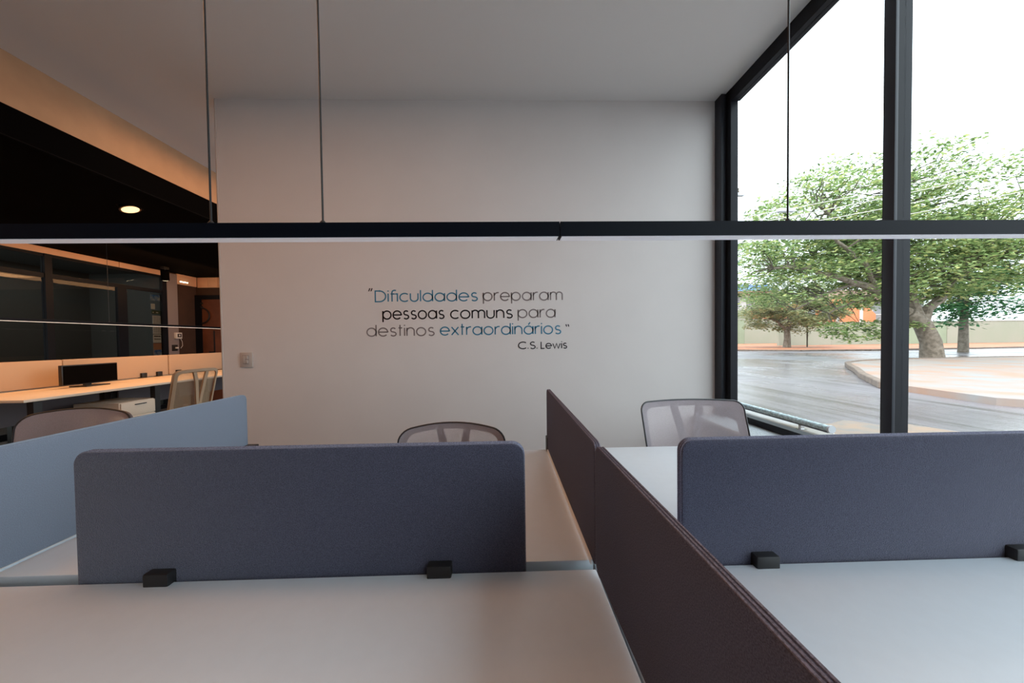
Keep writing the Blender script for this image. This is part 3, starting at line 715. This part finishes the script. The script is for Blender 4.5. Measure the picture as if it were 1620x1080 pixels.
for q in ((0, 1, 5, 4), (2, 3, 4, 5), (0, 4, 3), (1, 2, 5), (0, 3, 2, 1)): bm.faces.new([va[i] for i in q])
finish(bm, 'roof', M['roof'], t)
for k in range(5):
    w_ = box('window', (-6 + k * 3, -4.2 + k * 3, -.06, .02, 4.6, 6.2), M['white'], t); box('pane', (-5.85 + k * 3, -4.35 + k * 3, -.08, -.06, 4.75, 6.05), M['louver'], w_)

# sign post
t = thing('sign_post', 'thin dark sign post on the orange sidewalk right of the street tree', 'sign post', (30.55, 33, .10))
tube('pole', [(0, 0, 0), (0, 0, 2.6)], .06, M['dbark'], t); 
box('sign_plate', (-.5, .5, -.08, -.05, 2.0, 2.75), M['dbark'], t, bev=.01)
# utility pole with street lamps and cables
t = thing('utility_pole', 'concrete utility pole beyond the wall, carrying the curved street lamp', 'pole', (8.3, 12.5, 0))
tube('shaft', [(0, 0, 0), (0, 0, 3.5), (0, 0, 7.1)], [.15, .13, .10], M['pole'], t, 12)
Zs = lambda z: .615 + .5 * z
arm = tube('lamp_arm', [(x * .5, 0, Zs(z)) for x, z in ((0, 7.4), (.9, 8.1), (1.67, 8.70), (2.5, 9.5), (3.2, 10.15), (3.8, 10.55), (4.3, 10.68))], .032, M['lampgrey'], t, 8)
bm = bmesh.new(); add_box(bm, 2.1, 2.74, -.09, .09, Zs(10.58), Zs(10.86), bev=.04, seg=3); finish(bm, 'lamp_head', M['lampgrey'], arm, smooth=True)
arm2 = box('lamp_arm', (0, .45, -.03, .03, Zs(11.9), Zs(12.0)), M['lampgrey'], t)
bm = bmesh.new(); add_box(bm, .35, .80, -.08, .08, Zs(11.78), Zs(12.02), bev=.03, seg=2); finish(bm, 'lamp_head', M['lampgrey'], arm2, smooth=True)
lathe('insulator', [(.025, 0), (.05, .025), (.05, .06), (.03, .11), (.05, .14), (.025, .18)], M['dbark'], t, (.57, 0, Zs(12.02)), 12)
cb = [(9.93, 14.6, 'topmost pale overhead cable crossing the tree'), (9.35, 13.95, 'second pale overhead cable from the top'),
      (8.75, 13.0, 'third pale overhead cable, above the lowest'), (8.10, 12.1, 'lowest pale overhead cable, just above the black lamp bar')]
for za, zb_, lab in cb:
    pts = []
    for i in range(25):
        u = i / 24; pts.append((8.3 + 11.7 * u, 12.5, Zs(za) + (zb_ - za) * .5 * u - .35 * u * (1 - u)))
    o = tube('overhead_cable', pts, .014, M['cable'], None, 6); setp(o, label=lab, category='cable', group='overhead cables on the utility pole')

# linear wall-washer on the ledge
t = thing('linear_floodlight', 'long ribbed glass floodlight bar lying on the ledge outside the window', 'floodlight', (2.0, 2.0, .60))
bm = bmesh.new()
add_tube(bm, [(0, y, .055) for y in (.0, 1.6)], .020, 14); finish(bm, 'glass_tube', M['ledglass'], t, smooth=True)
box('base_strip', (-.014, .014, .0, 1.6, .030, .040), M['chrome'], t)
for y in (-.012, 1.6): 
    bm = bmesh.new(); add_tube(bm, [(0, y, .055), (0, y + .014, .055)], .024, 14); finish(bm, 'end_cap', M['lampgrey'], t, smooth=True)
for k in range(24): 
    y = .04 + k * .066; tube('lens_ring', [(.0205 * cos(a), y, .055 + .0205 * sin(a)) for a in [2 * pi * i / 12 for i in range(12)]], .0016, M['lampgrey'], t, 4, closed=True)
for y in (.20, .85, 1.45): boxes('bracket', [(-.012, .012, y - .010, y + .010, .004, .035), (-.025, .025, y - .018, y + .018, 0, .005)], M['chrome'], t)
tube('cable', [(0, .03, .035), (.01, -.01, .03), (.0, -.03, .008), (-.03, -.10, .005)], .004, M['plasticw'], t, 6)

# ------------------------------------------------------------------ trees
def leaves(name, clusters, n, size, m, parent, flat=.35, seed=1, ratio=.45):
    rnd = random.Random(seed); V = []; F = []
    for (c, r) in clusters:
        for _ in range(n):
            a = rnd.uniform(0, 2 * pi); q = math.sqrt(rnd.random()) * r
            x = c[0] + q * cos(a); y = c[1] + q * sin(a); z = c[2] + rnd.gauss(0, 1) * r * flat * .5 - .12 * q
            th = rnd.uniform(0, 2 * pi); s = size * rnd.uniform(.6, 1.3); b = s * ratio
            tz = rnd.uniform(-.6, .35); u = Vector((cos(th), sin(th), tz)).normalized()
            nrm = Vector((rnd.gauss(0, .5), rnd.gauss(0, .5), 1)).normalized(); v = u.cross(nrm).normalized()
            o = Vector((x, y, z)); k = len(V)
            V += [o, o + u * s * .45 + v * b * .5, o + u * s, o + u * s * .45 - v * b * .5]
            F.append((k, k + 1, k + 2, k + 3))
    me = bpy.data.meshes.new(name); me.from_pydata([tuple(v) for v in V], [], F)
    o = link(name, me, parent, [m]); o['kind'] = 'stuff'; return o
def branchy(a, b, r0, r1, rnd, n=6, sag=.0, wob=.12):
    a = Vector(a); b = Vector(b); L = (b - a).length; pts = []; rs = []
    for i in range(n + 1):
        u = i / n; p = a.lerp(b, u)
        if 0 < i < n: p += Vector((rnd.gauss(0, 1), rnd.gauss(0, 1), rnd.gauss(0, .7))) * L * wob * .25
        p.z += sag * L * sin(pi * u); pts.append(p); rs.append(r0 + (r1 - r0) * u)
    return pts, rs
def tree(name, label, loc, trunk, limbs, crown, ncl, cr, nleaf, size, lm, bk, seed=3, extra=(), twigr=.03, shell=.55, keep=None, flat=.35, zmin=1.6):
    rnd = random.Random(seed)
    t = thing(name, label, 'tree', loc)
    tr = tube('trunk', [p[:3] for p in trunk], [p[3] for p in trunk], bk, t, 12)
    allp = []
    for a, b, r0, r1 in limbs:
        pts, rs = branchy(a, b, r0, r1, rnd, sag=.06, wob=.07); tube('branch', pts, rs, bk, t, 8)
        allp += [(p, r) for p, r in zip(pts, rs)]
    cl = []; tw = bmesh.new(); (cx, cy, cz), (rx, ry, rz) = crown
    while len(cl) < ncl:
        d = Vector((rnd.gauss(0, 1), rnd.gauss(0, 1), rnd.gauss(0, 1))).normalized() * (rnd.uniform(shell, 1) ** .7)
        p = Vector((cx + d.x * rx, cy + d.y * ry, cz + d.z * rz))
        if p.z < zmin or (keep and not keep(p)): continue
        cl.append((p, cr * rnd.uniform(.7, 1.25)))
    cl += [(Vector(p), r) for p, r in extra]
    for i, (p, r) in enumerate(cl):
        q, qr = min(allp, key=lambda s: (s[0] - p).length + (2 if s[0].z > p.z + 1 else 0))
        pts, rs = branchy(q, p, min(twigr * 1.6, qr * .7), .010, rnd, n=5, sag=.07, wob=.22)
        add_tube(tw, pts, rs, 4)
    o = finish(tw, 'twigs', M['dbark'], t, smooth=True); o['kind'] = 'stuff'
    leaves('foliage', cl, nleaf, size, lm, t, flat=flat, seed=seed + 5)
    return t
# street tree on the sidewalk
tree('street_tree', 'small round street tree with forked trunk on the orange sidewalk', (28.2, 32.7, .08),
     [(0, 0, 0, .34), (.05, 0, .9, .27), (.0, 0, 1.8, .25), (.25, 0, 2.4, .22)],
     [((.0, 0, 1.75), (-1.6, .3, 3.1), .17, .07), ((.25, 0, 2.3), (1.4, -.2, 3.6), .16, .06), ((.25, 0, 2.3), (.1, .6, 4.2), .14, .05), ((-1.6, .3, 3.1), (-3.6, 0, 3.7), .08, .03), ((1.4, -.2, 3.6), (3.4, .2, 4.1), .08, .03)],
     ((.35, 0, 4.0), (5.3, 4.2, 2.5)), 150, .85, 105, .30, M['leaf_far'], M['bark'], seed=5, shell=.2)
# large near tree whose crown fills the top of the window
def keepn(p):
    # the crown's left shoulder slopes down towards the house
    X, Y, Z = p.x + 20.6, p.y + 15.6, p.z
    s = X / Y
    return s > .70 and (Z - 1.23) / Y < .355 + (s - .75) * .86 and p.y + 15.6 > 13.4
tree('shade_tree', 'large spreading shade tree whose crown fills the top of the window', (20.6, 15.6, 0),
     [(0, 0, -.05, .42), (-.1, 0, .9, .36), (-.5, 0, 1.7, .33), (-1.4, -.1, 2.25, .30)],
     [((-1.4, -.1, 2.25), (-4.9, -.6, 3.75), .26, .12), ((-4.9, -.6, 3.75), (-8.3, -.6, 4.3), .13, .05),
      ((-.5, 0, 1.7), (-1.2, .6, 4.6), .24, .14), ((-1.2, .6, 4.6), (-5.4, .2, 7.4), .14, .05), ((-1.2, .6, 4.6), (-.8, 1, 8.4), .13, .05),
      ((-.5, 0, 1.7), (2.6, .3, 4.8), .22, .10), ((-3.2, -.4, 3.3), (-6.8, -1.8, 5.5), .12, .05), ((-4.2, -.5, 3.6), (-6.6, .2, 2.5), .07, .03),
      ((-3.0, -.4, 3.2), (-4.9, .2, 2.3), .06, .03), ((-1.2, .6, 4.6), (-4.6, 3.8, 5.8), .12, .05), ((-4.6, -.2, 5.7), (-7.6, -.4, 6.6), .08, .03)],
     ((-1.6, .4, 5.6), (9.0, 5.6, 4.4)), 470, .95, 130, .21, M['leaf_near'], M['bark'], seed=8, shell=.12, keep=keepn, zmin=2.95,
     extra=[((-5.3 + i * .42, -.3 + (i % 3) * .3, 1.75 - (i % 4) * .22 + .02 * i), .62) for i in range(10)], flat=.30)
# darker tree at the left edge behind
tree('background_tree', 'dark green leafy tree at the left edge of the window view', (18.3, 29.6, .06),
     [(0, 0, 0, .25), (0, 0, 3, .2), (.1, 0, 6.0, .15)],
     [((.1, 0, 5.8), (1.5, 0, 7.8), .12, .04), ((.1, 0, 5.8), (.2, .3, 8.6), .12, .04), ((0, 0, 5.0), (-1.4, .2, 6.6), .10, .03)],
     ((.9, 0, 8.1), (2.1, 1.8, 1.7)), 46, .6, 90, .24, M['leaf_dark'], M['bark'], seed=12, shell=.2)
# bushy trees at the right behind the mullion
tree('background_tree', 'dense dark green tree beyond the island at the right edge', (30.5, 21.5, .0),
     [(0, 0, 0, .25), (0, 0, 2, .2), (.1, 0, 3.4, .15)],
     [((.1, 0, 3.2), (-1.4, 0, 4.6), .12, .04), ((.1, 0, 3.2), (1.2, .3, 4.8), .12, .04)],
     ((0, 0, 4.0), (3.6, 3.0, 2.6)), 80, .85, 90, .28, M['leaf_dark'], M['bark'], seed=21, shell=.2)

# repeats share a group
GR = {'chair': 'mesh office chairs at the desks', 'desk': 'office desks', 'desk screen': 'fabric desk screens', 'tree': 'trees outside the window',
      'house': 'houses beyond the boundary walls', 'wall': 'boundary walls across the road', 'lamp': 'linear pendant lamps', 'poster': 'posters behind the office glass'}
for o in list(COL.objects):
    if o.parent is None and o.get('category') in GR and not o.get('group'): o['group'] = GR[o['category']]
